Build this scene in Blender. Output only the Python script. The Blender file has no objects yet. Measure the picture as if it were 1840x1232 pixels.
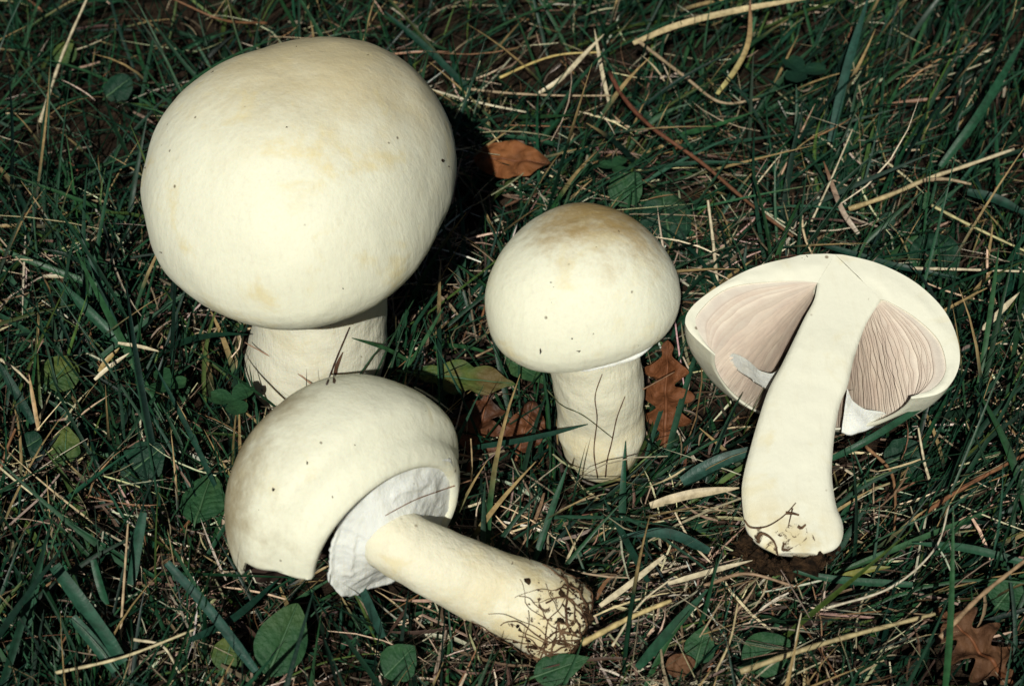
import bpy, math, random
import numpy as np
from mathutils import Vector, noise
from mathutils.bvhtree import BVHTree

# ---------------------------------------------------------------- camera, world, light
SC = bpy.context.scene
COL = SC.collection
PITCH = math.radians(42.0); DIST = 0.66; FPX = 3373.0          # focal length in pixels of an 1840 px wide frame
CAM = np.array([0.0, -DIST*math.cos(PITCH), DIST*math.sin(PITCH)])
RT = np.array([1.0, 0, 0]); UP = np.array([0, math.sin(PITCH), math.cos(PITCH)]); FW = np.array([0, math.cos(PITCH), -math.sin(PITCH)])
cd = bpy.data.cameras.new('camera'); cam = bpy.data.objects.new('camera', cd); COL.objects.link(cam)
cam.location = CAM; cam.rotation_euler = (math.pi/2-PITCH, 0, 0)
cd.sensor_width = 36; cd.lens = FPX/1840*36; cd.clip_start = 0.02; cd.clip_end = 500
cd.dof.use_dof = True; cd.dof.focus_distance = 0.60; cd.dof.aperture_fstop = 22
SC.camera = cam
SUN_EL = 41.0; SUN_YAW = 7.5                                   # the light comes from just left of the viewer
Lx = -math.sin(math.radians(SUN_YAW))*math.cos(math.radians(SUN_EL)); Ly = -math.cos(math.radians(SUN_YAW))*math.cos(math.radians(SUN_EL)); Lz = math.sin(math.radians(SUN_EL))
wd = bpy.data.worlds.new('World'); SC.world = wd; wd.use_nodes = True
nt = wd.node_tree; bg = nt.nodes['Background']; sky = nt.nodes.new('ShaderNodeTexSky')
sky.sky_type = 'NISHITA'; sky.sun_disc = False; sky.sun_elevation = math.radians(SUN_EL); sky.sun_rotation = math.atan2(Lx, Ly)
nt.links.new(sky.outputs[0], bg.inputs[0]); bg.inputs[1].default_value = 0.016
sl = bpy.data.lights.new('sun', 'SUN'); sl.energy = 3.95; sl.angle = math.radians(0.5); sl.color = (1.0, 0.985, 0.89)
so = bpy.data.objects.new('sun', sl); COL.objects.link(so)
so.rotation_euler = Vector((Lx, Ly, Lz)).to_track_quat('Z', 'Y').to_euler(); so.location = (Lx*2, Ly*2, Lz*2)
SC.view_settings.view_transform = 'Standard'; SC.view_settings.look = 'None'; SC.view_settings.gamma = 1; SC.view_settings.exposure = 0
SC.view_settings.use_curve_mapping = False
SC.render.engine = 'CYCLES'; SC.cycles.max_bounces = 6; SC.cycles.use_denoising = True

RNG = np.random.default_rng(7); random.seed(7)

# ---------------------------------------------------------------- helpers
def ray(x, y): return FW + RT*(x-920)/FPX + UP*(616-y)/FPX
def gp(x, y, z=0.0):
    d = ray(x, y); return CAM + d*(z-CAM[2])/d[2]
def onplane(x, y, p0, n):
    d = ray(x, y); return CAM + d*(np.dot(p0-CAM, n)/np.dot(d, n))
def proj(p):
    d = np.asarray(p)-CAM; z = d@FW
    return np.stack([920+FPX*(d@RT)/z, 616-FPX*(d@UP)/z], -1)
def unit(v): v = np.asarray(v, float); return v/np.linalg.norm(v)

def mesh_obj(name, V, Fc, mat, parent=None, origin=None, smooth=True, cols=None, matids=None):
    V = np.asarray(V, float); o0 = np.zeros(3) if origin is None else np.asarray(origin, float)
    me = bpy.data.meshes.new(name); V = V-o0
    if isinstance(Fc, np.ndarray):
        n, k = Fc.shape
        me.vertices.add(len(V)); me.vertices.foreach_set('co', V.ravel())
        me.loops.add(n*k); me.loops.foreach_set('vertex_index', Fc.ravel().astype(np.int32))
        me.polygons.add(n); me.polygons.foreach_set('loop_start', np.arange(0, n*k, k, dtype=np.int32))
        me.update(calc_edges=True)
    else:
        me.from_pydata(V.tolist(), [], [list(map(int, q)) for q in Fc])
    me.polygons.foreach_set('use_smooth', np.full(len(me.polygons), smooth))
    if cols is not None:
        a = me.color_attributes.new('Col', 'FLOAT_COLOR', 'POINT')
        c4 = np.ones((len(V), 4)); c4[:, :3] = cols; a.data.foreach_set('color', c4.ravel())
    for m in (mat if isinstance(mat, (list, tuple)) else [mat]): me.materials.append(m)
    if matids is not None: me.polygons.foreach_set('material_index', np.asarray(matids, np.int32))
    me.validate(); me.update()
    ob = bpy.data.objects.new(name, me); COL.objects.link(ob)
    if parent is not None: ob.parent = parent
    else: ob.location = o0
    return ob
def tag(o, label, cat, group=None, kind=None):
    if label: o['label'] = label
    if cat: o['category'] = cat
    if group: o['group'] = group
    if kind: o['kind'] = kind
    return o
def empty(name, loc):
    e = bpy.data.objects.new(name, None); COL.objects.link(e); e.location = loc; e.empty_display_size = 0.01; return e

def gridfaces(nu, nv, wrap=False):
    i = np.arange(nu-1)[:, None]; j = np.arange(nv if wrap else nv-1)[None]
    j2 = (j+1) % nv
    return np.stack([i*nv+j, i*nv+j2, (i+1)*nv+j2, (i+1)*nv+j], -1).reshape(-1, 4)
def spline(pts, n):
    """smooth curve through the given points (Catmull-Rom)"""
    p = np.asarray(pts, float)
    if len(p) == 2: return p[0]+(p[1]-p[0])*np.linspace(0, 1, n)[:, None]
    q = np.vstack([2*p[0]-p[1], p, 2*p[-1]-p[-2]])
    seg = np.r_[0, np.cumsum(np.linalg.norm(np.diff(p, axis=0), axis=1))]
    out = []
    for s in np.linspace(0, seg[-1], n):
        k = min(max(np.searchsorted(seg, s, 'right')-1, 0), len(p)-2); t = (s-seg[k])/max(seg[k+1]-seg[k], 1e-9)
        a, b, c, d = q[k], q[k+1], q[k+2], q[k+3]
        out.append(.5*(2*b+(c-a)*t+(2*a-5*b+4*c-d)*t*t+(3*b-a-3*c+d)*t**3))
    return np.array(out)
def resample(p, n):
    p = np.asarray(p, float); s = np.r_[0, np.cumsum(np.linalg.norm(np.diff(p, axis=0), axis=1))]
    t = np.linspace(0, s[-1], n); return np.stack([np.interp(t, s, p[:, k]) for k in range(p.shape[1])], -1)
def tube(path, rad, nv=8, cap=True, wob=0.0):
    path = np.asarray(path, float); n = len(path); rad = np.broadcast_to(rad, n)
    T = np.gradient(path, axis=0); T /= np.linalg.norm(T, axis=1)[:, None]+1e-12
    ref = np.array([0, 0, 1.0]) if abs(T[0, 2]) < .8 else np.array([0, 1.0, 0])
    a = np.linspace(0, 2*np.pi, nv, endpoint=False); V = []
    for i in range(n):
        x = np.cross(ref, T[i]); x /= np.linalg.norm(x)+1e-12; y = np.cross(T[i], x)
        V.append(path[i]+rad[i]*(np.cos(a)[:, None]*x+np.sin(a)[:, None]*y))
    V = np.vstack(V); Fc = [tuple(q) for q in gridfaces(n, nv, True)]
    if cap: Fc += [tuple(range(nv))[::-1], tuple(range((n-1)*nv, n*nv))]
    return V, Fc
def nz(v, s, seed=0): return noise.noise(Vector((v[0]*s+seed*7.3, v[1]*s-seed*3.1, v[2]*s+seed*1.7)))

# ---------------------------------------------------------------- materials
class Mat:
    def __init__(self, name, rough=.6, spec=.3, sss=0.0, sssr=(.004, .003, .002)):
        self.m = bpy.data.materials.new(name); self.m.use_nodes = True
        self.nt = self.m.node_tree; self.p = self.nt.nodes['Principled BSDF']
        self.p.inputs['Roughness'].default_value = rough; self.p.inputs['Specular IOR Level'].default_value = spec
        if sss:
            self.p.inputs['Subsurface Weight'].default_value = sss; self.p.inputs['Subsurface Radius'].default_value = sssr; self.p.inputs['Subsurface Scale'].default_value = 1.0
        self.tc = self.nt.nodes.new('ShaderNodeTexCoord')
    def n(self, t): return self.nt.nodes.new(t)
    def l(self, a, b): self.nt.links.new(a, b)
    def vec(self, scale=(1, 1, 1), rot=(0, 0, 0)):
        mp = self.n('ShaderNodeMapping'); mp.inputs['Scale'].default_value = scale; mp.inputs['Rotation'].default_value = rot
        self.l(self.tc.outputs['Object'], mp.inputs['Vector']); return mp.outputs[0]
    def noise(self, scale, detail=4, rough=.55, vec=None, dist=0):
        t = self.n('ShaderNodeTexNoise'); t.inputs['Scale'].default_value = scale; t.inputs['Detail'].default_value = detail
        t.inputs['Roughness'].default_value = rough; t.inputs['Distortion'].default_value = dist
        self.l(vec if vec is not None else self.tc.outputs['Object'], t.inputs['Vector']); return t.outputs['Fac']
    def ramp(self, fac, a, b, ca=0.0, cb=1.0):
        r = self.n('ShaderNodeMapRange'); r.interpolation_type = 'SMOOTHSTEP'
        for i, v in zip(range(1, 5), (a, b, ca, cb)): r.inputs[i].default_value = v
        self.l(fac, r.inputs[0]); return r.outputs[0]
    def math(self, op, a, b):
        m = self.n('ShaderNodeMath'); m.operation = op
        for i, v in enumerate((a, b)):
            if hasattr(v, 'links'): self.l(v, m.inputs[i])
            else: m.inputs[i].default_value = v
        return m.outputs[0]
    def mix(self, fac, a, b, mode='MIX'):
        m = self.n('ShaderNodeMix'); m.data_type = 'RGBA'; m.blend_type = mode
        for s, v in ((m.inputs[0], fac), (m.inputs[6], a), (m.inputs[7], b)):
            if hasattr(v, 'links'): self.l(v, s)
            elif isinstance(v, (int, float)): s.default_value = v
            else: s.default_value = (*v, 1)
        return m.outputs[2]
    def color(self, c):
        if hasattr(c, 'links'): self.l(c, self.p.inputs['Base Color'])
        else: self.p.inputs['Base Color'].default_value = (*c, 1)
    def bump(self, h, dist, strength=1.0):
        b = self.n('ShaderNodeBump'); b.inputs['Distance'].default_value = dist; b.inputs['Strength'].default_value = strength
        self.l(h, b.inputs['Height']); self.l(b.outputs[0], self.p.inputs['Normal'])

def cap_skin(name, axis, tan, tan_amt, centre, r0, r1, stain=.35):
    """cream cap skin; tan on the disc round the apex, yellow handling stains, specks of soil, fine fibrils"""
    M = Mat(name, .62, .25, .10, (.002, .0015, .001))
    vm = M.n('ShaderNodeVectorMath'); vm.operation = 'DISTANCE'; M.l(M.tc.outputs['Object'], vm.inputs[0]); vm.inputs[1].default_value = centre
    n1 = M.noise(70, 8, .72, dist=.15)
    dd = M.math('ADD', vm.outputs['Value'], M.math('MULTIPLY', M.math('SUBTRACT', n1, .5), .06))
    disc = M.ramp(dd, r0, r1, tan_amt, 0.0)
    c = M.mix(disc, (.80, .79, .63), tan)
    st = M.math('MULTIPLY', M.ramp(M.noise(55, 8, .68, dist=.3), .52, .70), stain)
    c = M.mix(st, c, (.74, .63, .34))
    fv = M.vec((1, 1, .22), axis); fib = M.noise(520, 4, .7, fv)
    c = M.mix(M.math('MULTIPLY', M.ramp(fib, .50, .75), .20), c, (.52, .47, .36))
    vo = M.n('ShaderNodeTexVoronoi'); vo.inputs['Scale'].default_value = 150; M.l(M.tc.outputs['Object'], vo.inputs['Vector'])
    sp = M.math('MULTIPLY', M.ramp(vo.outputs['Distance'], .04, .10, 1, 0), M.ramp(M.noise(110, 2), .56, .60))
    c = M.mix(M.math('MULTIPLY', sp, .85), c, (.10, .065, .03))
    c = M.mix(M.ramp(M.noise(900, 3, .7), .45, .75, 0, .12), c, (.50, .44, .32))
    M.color(c)
    M.bump(M.math('ADD', fib, M.math('MULTIPLY', M.noise(170, 3), 1.2)), .00028, .8)
    return M.m
def flesh(name, col=(.80, .785, .66), dirt=None, stain=.3, sss=.2, dt=.74, cut=False):
    M = Mat(name, .6, .25, sss, (.003, .0022, .0014))
    c = M.mix(M.math('MULTIPLY', M.ramp(M.noise(55, 5, .6, dist=.8), .52, .70), stain), col, (.70, .60, .34))
    vo = M.n('ShaderNodeTexVoronoi'); vo.inputs['Scale'].default_value = 190; M.l(M.tc.outputs['Object'], vo.inputs['Vector'])
    sp = M.math('MULTIPLY', M.ramp(vo.outputs['Distance'], .06, .16, 1, 0), M.ramp(M.noise(90, 1), .58, .62))
    c = M.mix(M.math('MULTIPLY', sp, .8), c, (.14, .09, .045))
    if dirt:
        pt, r0, r1 = dirt
        vm = M.n('ShaderNodeVectorMath'); vm.operation = 'DISTANCE'; M.l(M.tc.outputs['Object'], vm.inputs[0]); vm.inputs[1].default_value = pt
        near = M.ramp(vm.outputs['Value'], r0, r1, 1, 0)
        c = M.mix(M.math('MULTIPLY', M.math('MULTIPLY', near, M.ramp(M.noise(90, 5, .6), .35, .6)), .75), c, (.62, .50, .25))
        k = M.ramp(M.math('ADD', M.noise(170, 5, .7, dist=1.5), M.math('MULTIPLY', near, .22)), dt, dt+.07)
        c = M.mix(M.math('MULTIPLY', k, M.ramp(near, .1, .6)), c, (.075, .042, .02))
    fz = M.noise(330, 4, .7, M.vec((1, 1, .12) if not cut else (1, .2, .2)))
    c = M.mix(M.ramp(fz, .5, .75, 0, .12 if cut else .24), c, (.55, .47, .30))
    M.color(c)
    M.bump(M.math('ADD', M.math('ADD', M.noise(260, 5, .65), fz), M.noise(70, 3)), .00022 if cut else .0005, .9)
    return M.m
def attr_mat(name, rough, spec, var=.5, scale=400):
    M = Mat(name, rough, spec)
    a = M.n('ShaderNodeAttribute'); a.attribute_name = 'Col'
    c = M.mix(M.ramp(M.noise(scale, 3, .6), .35, .7, 0, var), a.outputs['Color'], (.35, .33, .30), 'MULTIPLY')
    M.color(c); M.bump(M.noise(900, 2), .0002, .5); M.l(M.ramp(M.noise(60, 2), .3, .7, rough-.16, rough+.12), M.p.inputs['Roughness']); return M.m
def leaf_mat(name, c1, c2, c3, rough=.6, spec=.2, scale=120):
    c1, c2, c3 = [tuple(.62*v for v in q) for q in (c1, c2, c3)]
    M = Mat(name, rough, spec)
    n1 = M.noise(scale, 5, .65, dist=.5); n2 = M.noise(scale*.4, 3, .6)
    c = M.mix(M.ramp(n1, .35, .68), c1, c2); c = M.mix(M.ramp(n2, .52, .68), c, c3); c = M.mix(M.ramp(M.noise(scale*3, 5, .7), .55, .75, 0, .55), c, tuple(v*.35 for v in c1))
    M.color(c); M.bump(M.math('ADD', n1, M.noise(scale*5, 3)), .0007, .8); return M.m

GRASS = attr_mat('grass_blade', .54, .20, .6)
STRAW = attr_mat('dry_straw', .55, .3, .55, 600)
SOILM = Mat('soil', .95, .1); _n = SOILM.noise(160, 6, .7)
SOILM.color(SOILM.mix(SOILM.ramp(_n, .35, .7), (.010, .007, .005), (.05, .032, .020))); SOILM.bump(_n, .004, 1); SOILM = SOILM.m
DIRT = Mat('earth_crumbs', .95, .1); _n = DIRT.noise(420, 6, .7)
DIRT.color(DIRT.mix(DIRT.ramp(_n, .35, .7), (.009, .006, .004), (.065, .036, .018))); DIRT.bump(_n, .0015, 1); DIRT = DIRT.m
ROOT = Mat('root_thread', .7, .2); _n = ROOT.noise(300, 3)
ROOT.color(ROOT.mix(ROOT.ramp(_n, .4, .65), (.055, .026, .013), (.17, .10, .055))); ROOT = ROOT.m
GILL = Mat('gill_flesh', .7, .2); _n = GILL.noise(140, 4, .6); _a = GILL.n('ShaderNodeAttribute'); _a.attribute_name = 'Col'
GILL.color(GILL.mix(1.0, _a.outputs['Color'], GILL.mix(GILL.ramp(_n, .35, .7), (.74, .675, .58), (.68, .60, .52)), 'MULTIPLY')); GILL.bump(GILL.noise(500, 3), .0003, .6); GILL = GILL.m
GILLDARK = Mat('gill_brown_shade', .8, .15); _n = GILLDARK.noise(200, 4); GILLDARK.color(GILLDARK.mix(_n, (.022, .013, .010), (.05, .03, .024))); GILLDARK = GILLDARK.m  # gill brown, darkened further to put the cap hollow's shade into the colour
VEIL = flesh('veil_white', (.80, .80, .74), None, .08)

# ---------------------------------------------------------------- ground
def build_ground():
    t = np.linspace(-1, 1, 121); g = np.sign(t)*(np.abs(t)*.6+np.abs(t)**9*60)
    X, Y = np.meshgrid(g, g, indexing='ij'); Z = np.zeros_like(X)
    for i in range(len(g)):
        for j in range(len(g)):
            d = math.hypot(X[i, j], Y[i, j])
            Z[i, j] = (noise.noise(Vector((X[i, j]*14, Y[i, j]*14, 0)))*.005-.003)*math.exp(-(d/1.5)**2) - .001
    o = mesh_obj('ground', np.stack([X, Y, Z], -1).reshape(-1, 3), gridfaces(121, 121)[:, ::-1].copy(), SOILM)
    o['kind'] = 'structure'
build_ground()

# ---------------------------------------------------------------- mushrooms
OBST = []                                                       # meshes that grass must not grow through
def frame(ax):
    ax = unit(ax); x = unit(np.cross([0, 1, 0.], ax)); return x, np.cross(ax, x), ax
def cap_profile(R, Ht, Hb, k, pa, under_r, under_h, n=30, groove=0):
    t = np.linspace(0, np.pi/2, n)[::-1]; r1 = R*np.cos(t)**pa; z1 = Ht*np.sin(t); r1[0] = 1e-5
    s = np.linspace(0, 1, 44)[1:]; r2 = R*(1-(1-k)*s**2.2); z2 = -Hb*s
    r2 = r2-groove*R*np.exp(-((s-.62)/.2)**2)
    m = len(r1)+len(r2)
    th = .0035 if R > .04 else .0028                             # flesh at the rim, then the hollow underside
    rr = [r2[-1]-th*.35, r2[-1]-th*.9, r2[-1]-th*1.1]; zz = [z2[-1]-th*.22, z2[-1]-th*.05, z2[-1]+th*.5]
    w = np.linspace(0, 1, 9)[1:]
    r4 = rr[-1]+(under_r-rr[-1])*w; z4 = zz[-1]+(under_h-zz[-1])*np.sin(w*np.pi/2)
    return np.r_[r1, r2, rr, r4], np.r_[z1, z2, zz, z4], m
def build_cap(name, c, ax, R, ht, hb, k, pa, e2=0, a2=0, e3=0, a3=0, parent=None, origin=None, mats=None, nth=160, seed=0, rough=.0006, under=.35, stop=None, fine=.00010, dents=(), groove=0):
    pr, pz, m = cap_profile(R, ht*R, hb*R, k, pa, under*R, .1*R, groove=groove)
    th = np.linspace(0, 2*np.pi, nth, endpoint=False)
    mm = 1+e2*np.cos(2*(th-a2))+e3*np.cos(3*(th-a3))
    x, y, a = frame(ax)
    rr = pr[:, None]*mm
    P = c+(rr*np.cos(th))[..., None]*x+(rr*np.sin(th))[..., None]*y+pz[:, None, None]*a
    for i in range(P.shape[0]):
        for j in range(nth):
            q = P[i, j]; d = unit(q-(c-.1*R*a)); w = 1.0 if i < m else .4
            q = q+d*w*(rough*nz(q, 40, seed)*1.4+rough*.5*nz(q, 95, seed+1)+fine*nz(q, 420, seed+2))
            for (dp, dr, da) in dents:
                g = np.linalg.norm(q-dp)/dr
                if g < 2.5: q = q-d*da*math.exp(-g*g)
            P[i, j] = q
    if stop is not None: P = stop(P, m, a)
    V = P.reshape(-1, 3); Fc = gridfaces(P.shape[0], nth, True)[:, ::-1].copy()
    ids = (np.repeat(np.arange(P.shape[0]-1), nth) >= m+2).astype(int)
    ob = mesh_obj(name, V, Fc, mats, parent, origin, matids=ids)
    OBST.append((V, Fc)); return ob, P, m
def build_stem(name, path, rad, mat, parent, origin, nv=64, n=70, seed=0, rough=.0005, endcap=True, obst=True):
    p = spline(path, n); s = np.linspace(0, 1, n); r = np.interp(s, np.linspace(0, 1, len(rad)) if np.ndim(rad[0]) == 0 else [q[0] for q in rad], rad if np.ndim(rad[0]) == 0 else [q[1] for q in rad])
    V, Fc = tube(p, r, nv, endcap); ce = np.repeat(p, nv, 0)
    for i in range(len(V)):
        d = V[i]-ce[i]; L = np.linalg.norm(d)+1e-9
        V[i] = V[i]+d/L*(rough*1.5*nz(V[i], 60, seed)+rough*.6*nz(V[i], 190, seed+1))
    ob = mesh_obj(name, V, Fc, mat, parent, origin)
    if obst: OBST.append((V, [tuple(f) for f in Fc]))
    return ob, p, r

# --- the largest mushroom, standing at the back
bA = gp(556, 672, 0); cA = np.array([-.0655, -.0211, .0821])
mA = empty('mushroom', bA); tag(mA, 'largest mushroom, upright with a huge round cream cap on a thick pale stem', 'mushroom')
apA = cA+np.array([-.004, .004, .045])-bA
skA = cap_skin('cap_skin_cream', (0, .1, 0), (.55, .43, .21), .72, tuple(apA+np.array([.012, .022, -.003])), .014, .068, .7)
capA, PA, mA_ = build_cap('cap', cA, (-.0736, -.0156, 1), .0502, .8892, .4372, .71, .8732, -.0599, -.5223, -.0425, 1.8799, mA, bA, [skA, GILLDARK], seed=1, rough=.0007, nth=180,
          dents=[(cA+np.array([-.046, -.012, -.002]), .006, .0012), (cA+np.array([.03, .0, .032]), .008, .0007)])
stA = flesh('stem_skin_cream', (.78, .75, .60), ((0, 0, 0), .004, .03), .3)
stemA, _, _ = build_stem('stem', [bA+np.array([0, .003, -.004]), bA+(cA-bA)*.25+np.array([.004, 0, 0]), bA+(cA-bA)*.6+np.array([.005, 0, 0]), cA+np.array([.004, 0, -.004])],
           [(0, .018), (.06, .0235), (.25, .0232), (.5, .0218), (.8, .0212), (1, .021)], stA, mA, bA, seed=3)

# --- the middle mushroom, standing
bB = gp(1075, 836, 0); cB = np.array([.0211, -.0624, .0746])
mB = empty('mushroom', bB); tag(mB, 'young upright mushroom with a smaller closed egg-shaped cap and slender stem', 'mushroom')
axB = unit((-.2468, .1339, 1)); apB = cB+axB*.026-bB
skB = cap_skin('cap_skin_tan_top', (.1, -.25, 0), (.40, .26, .08), .92, tuple(apB+np.array([.010, .010, .002])), .006, .034, .6)
capB, PB, mB_ = build_cap('cap', cB, axB, .0290, .9277, .3122, .885, .8743, .0007, -1.5892, .0417, 1.5957, mB, bB, [skB, VEIL], seed=11, rough=.0005)
stB = flesh('stem_skin_ivory', (.76, .73, .57), ((0, 0, .004), .004, .040), .5, .2, .80)
stemB, pB, rB = build_stem('stem', [bB+np.array([0, 0, -.003]), bB+np.array([.0003, .0, .02]), np.array([.0246, -.0625, .056]), cB+np.array([.001, 0, -.004])],
           [(0, .004), (.05, .0085), (.14, .0122), (.27, .0142), (.40, .0132), (.52, .0140), (.75, .0145), (1, .014)], stB, mB, bB, seed=13, rough=.0007)
# torn veil ring just under the cap
n = 90; tt = np.linspace(0, 2*np.pi, n, endpoint=False); x, y, a = frame(axB); V = []
for k, (dr, dz) in enumerate(((0, .0012), (.0028, .0004), (.0052, -.0008), (.0056, -.0015), (.0050, -.0018), (.0024, -.0007), (0, -.0004))):
    w = np.array([1+.35*nz((math.cos(q)*1.5, math.sin(q)*1.5, 0), 2.2, 5) for q in tt])
    rr = .0138+dr*w
    V.append((cB-axB*.0112+np.array([.003, 0, 0]))+rr[:, None]*(np.cos(tt)[:, None]*x+np.sin(tt)[:, None]*y)+(dz+.0006*np.sin(7*tt)*(dr > 0))[:, None]*a)
mesh_obj('ring', np.vstack(V), gridfaces(7, n, True), VEIL, stemB, bB)

# --- the toppled mushroom in front
cC = np.array([-.04757, -.11275, .0401]); axC = unit((-.643, .760, .0957)); sC = -axC
endC = gp(1005, 1112, .0145)
bC = gp(520, 1040, 0)
mC = empty('mushroom', bC); tag(mC, 'toppled mushroom lying on its side, torn veil and rooty stem end showing', 'mushroom')
apC = cC+axC*.031-bC
skC = cap_skin('cap_skin_grey_tan', (.8, .7, 0), (.34, .265, .14), .92, tuple(apC+np.array([-.016, -.012, .004])), .016, .048, .45)
def stopC(P, m, a):
    """the lowest part of the rim is torn off where the cap met the ground"""
    nt_, nth = P.shape[:2]; q = proj(P)
    for j in range(nth):
        lim = 1047+4*noise.noise(Vector((j*.23, 0, 0)))+3*noise.noise(Vector((j*.9, 3, 0)))
        far = (P[m-1, j]-P[m-1].mean(0))@FW > .006
        if far: lim -= 40
        for i in range(8, m):
            L = lim-42*max(0, 1-abs(q[i, j, 0]-441)/9)-(22 if q[i, j, 0] > 585 else 0)
            if q[i, j, 1] > L and q[i, j, 0] < 730:
                fr_ = (L-q[i-1, j, 1])/max(q[i, j, 1]-q[i-1, j, 1], 1e-6); base = P[i-1, j]+(P[i, j]-P[i-1, j])*min(max(fr_, 0), 1); inn = cC+.1*.037*a; L0 = 1.0
                tail = P[m+5:, j].copy()
                P[i:m, j] = base+(inn-base)*np.linspace(.002, .03, m-i)[:, None]
                k = nt_-m; P[m:, j] = base+(P[nt_-1, j]-base)*np.r_[.004, .008, .015, np.linspace(.06, 1, k-3)][:, None]
                break
    return P
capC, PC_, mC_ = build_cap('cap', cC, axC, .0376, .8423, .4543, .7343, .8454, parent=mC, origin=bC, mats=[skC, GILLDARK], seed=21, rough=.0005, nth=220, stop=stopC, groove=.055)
p0 = cC+sC*.004; p1 = cC+sC*.022+np.array([.0012, .0006, 0])
stC = flesh('stem_skin_yellowing', (.79, .75, .58), (tuple(endC-bC), .010, .045), .6, .2, .78)
stemC, pC, rC = build_stem('stem', [p0, p1, p1+(endC-p1)*.5, endC, endC+unit(endC-p1)*.007], [(0, .0098), (.3, .0098), (.6, .0112), (.82, .0128), (.90, .0130), (.955, .0115), (1, .0055)], stC, mC, bC, seed=23, rough=.0005)
# the veil: a torn white sheet across the mouth of the cap
x, y, a = frame(axC); n = 140; tt = np.linspace(0, 2*np.pi, n, endpoint=False); rim = .037*.7343
img = lambda q: proj(q)
V = []; nr = 16
def veil_pt(q, w, off):
    d = math.cos(q)*x+math.sin(q)*y
    gap = max(0.0, d@GAPD)**1.5                                  # 1 on the side where the veil tore away from the rim
    ro = rim*(1.03-.34*gap-.22*max(0.0, d@DOWND-.1))+.0016*noise.noise(Vector((q*3, 1, 0)))+.0007*noise.noise(Vector((q*11, 5, 0)))
    r = .0088+(ro-.0088)*w
    ax_off = .0158+.0050*(1-w)**1.2-.0035*gap*w
    pt = cC+sC*ax_off+d*r
    bmp = .0005*noise.noise(Vector((pt[0]*110, pt[1]*110, pt[2]*110)))+.00035*noise.noise(Vector((pt[0]*330, pt[1]*330, pt[2]*330)))
    fold = .0012*math.exp(-((w-.50-.07*math.sin(q*2.3))/.06)**2)*max(0, math.sin(q*1.5+1))+.0011*math.exp(-((w-.97)/.06)**2)
    return pt+sC*(bmp*1.3+fold+off)
gd = -.84*RT+.54*UP; GAPD = unit(gd-(gd@axC)*axC); gd = -UP-.6*RT; DOWND = unit(gd-(gd@axC)*axC)
for off in (0, -.0008):
    for k in range(nr):
        w = k/(nr-1)
        V.append(np.array([veil_pt(q, w, off) for q in tt]))
V = V[:nr]+V[nr:][::-1]
mesh_obj('veil', np.vstack(V), gridfaces(2*nr, n, True), VEIL, mC, bC)
OBST.append((np.vstack(V), gridfaces(2*nr, n, True)))
# roots and soil caught on the stem end
def surf_threads(path, rad, s0, s1, count, rt, length, side, seed, lift=.0003):
    """thin roots wandering over a stem's surface; side = direction the visible half faces"""
    rg = np.random.default_rng(seed); n = len(path); VV = []; FF = []; off = 0
    T = np.gradient(path, axis=0); T /= np.linalg.norm(T, axis=1)[:, None]
    for _ in range(count):
        s = s0+(s1-s0)*rg.beta(3.2, 1.1); ang = rg.normal(0, .62); hd = np.pi+rg.normal(0, .9); pts = []
        L = rg.uniform(*length); st = L/12
        for k in range(13):
            i = s*(n-1); i0 = int(min(max(i, 0), n-2)); f = min(max(i-i0, 0), 1); c = path[i0]*(1-f)+path[i0+1]*f; r = rad[i0]*(1-f)+rad[i0+1]*f
            sd = unit(side-(side@T[i0])*T[i0]); ot = np.cross(T[i0], sd)
            pts.append(c+(r+lift+.0006*abs(math.sin(k*.7+_)))*(math.cos(ang)*sd+math.sin(ang)*ot))
            hd += rg.normal(0, .28); tot = .052
            s = min(s+math.cos(hd)*st/tot*.8, .985); ang += math.sin(hd)*st/max(r, .004)
        v, f_ = tube(spline(pts, 18), np.linspace(1, .45, 18)*rg.uniform(*rt), 5); VV.append(v); FF += [tuple(i+off for i in q) for q in f_]; off += len(v)
    return np.vstack(VV), FF
v, f_ = surf_threads(pC, rC, .72, .97, 46, (.00012, .00042), (.004, .022), unit((-.1, -.75, .65)), 5)
o = mesh_obj('root_threads', v, f_, ROOT, stemC, bC); o['kind'] = 'stuff'
def crumbs(name, pts, size, mat, parent, origin, seed=0, kind='stuff'):
    rg = np.random.default_rng(seed); VV = []; FF = []; off = 0
    bv = np.array([(0, 0, 1), (.9, 0, .4), (.28, .85, .4), (-.72, .53, .4), (-.72, -.53, .4), (.28, -.85, .4), (.72, .53, -.5), (-.28, .85, -.5), (-.9, 0, -.5), (-.28, -.85, -.5), (.72, -.53, -.5), (0, 0, -1)])
    bf = [(0, 1, 2), (0, 2, 3), (0, 3, 4), (0, 4, 5), (0, 5, 1), (1, 6, 2), (2, 6, 7), (2, 7, 3), (3, 7, 8), (3, 8, 4), (4, 8, 9), (4, 9, 5), (5, 9, 10), (5, 10, 1), (1, 10, 6), (6, 11, 7), (7, 11, 8), (8, 11, 9), (9, 11, 10), (10, 11, 6)]
    for p in pts:
        s = size*rg.lognormal(0, .5); v = p+bv*s*rg.uniform(.25, 1.7, (12, 1))*rg.uniform(.6, 1.5, (1, 3))*rg.uniform(.7, 1.3, (12, 3))
        VV.append(v); FF += [tuple(i+off for i in q) for q in bf]; off += 12
    o = mesh_obj(name, np.vstack(VV), FF, mat, parent, origin, smooth=False)
    if kind: o['kind'] = kind
    return o
rg = np.random.default_rng(3); pts = []
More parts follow.
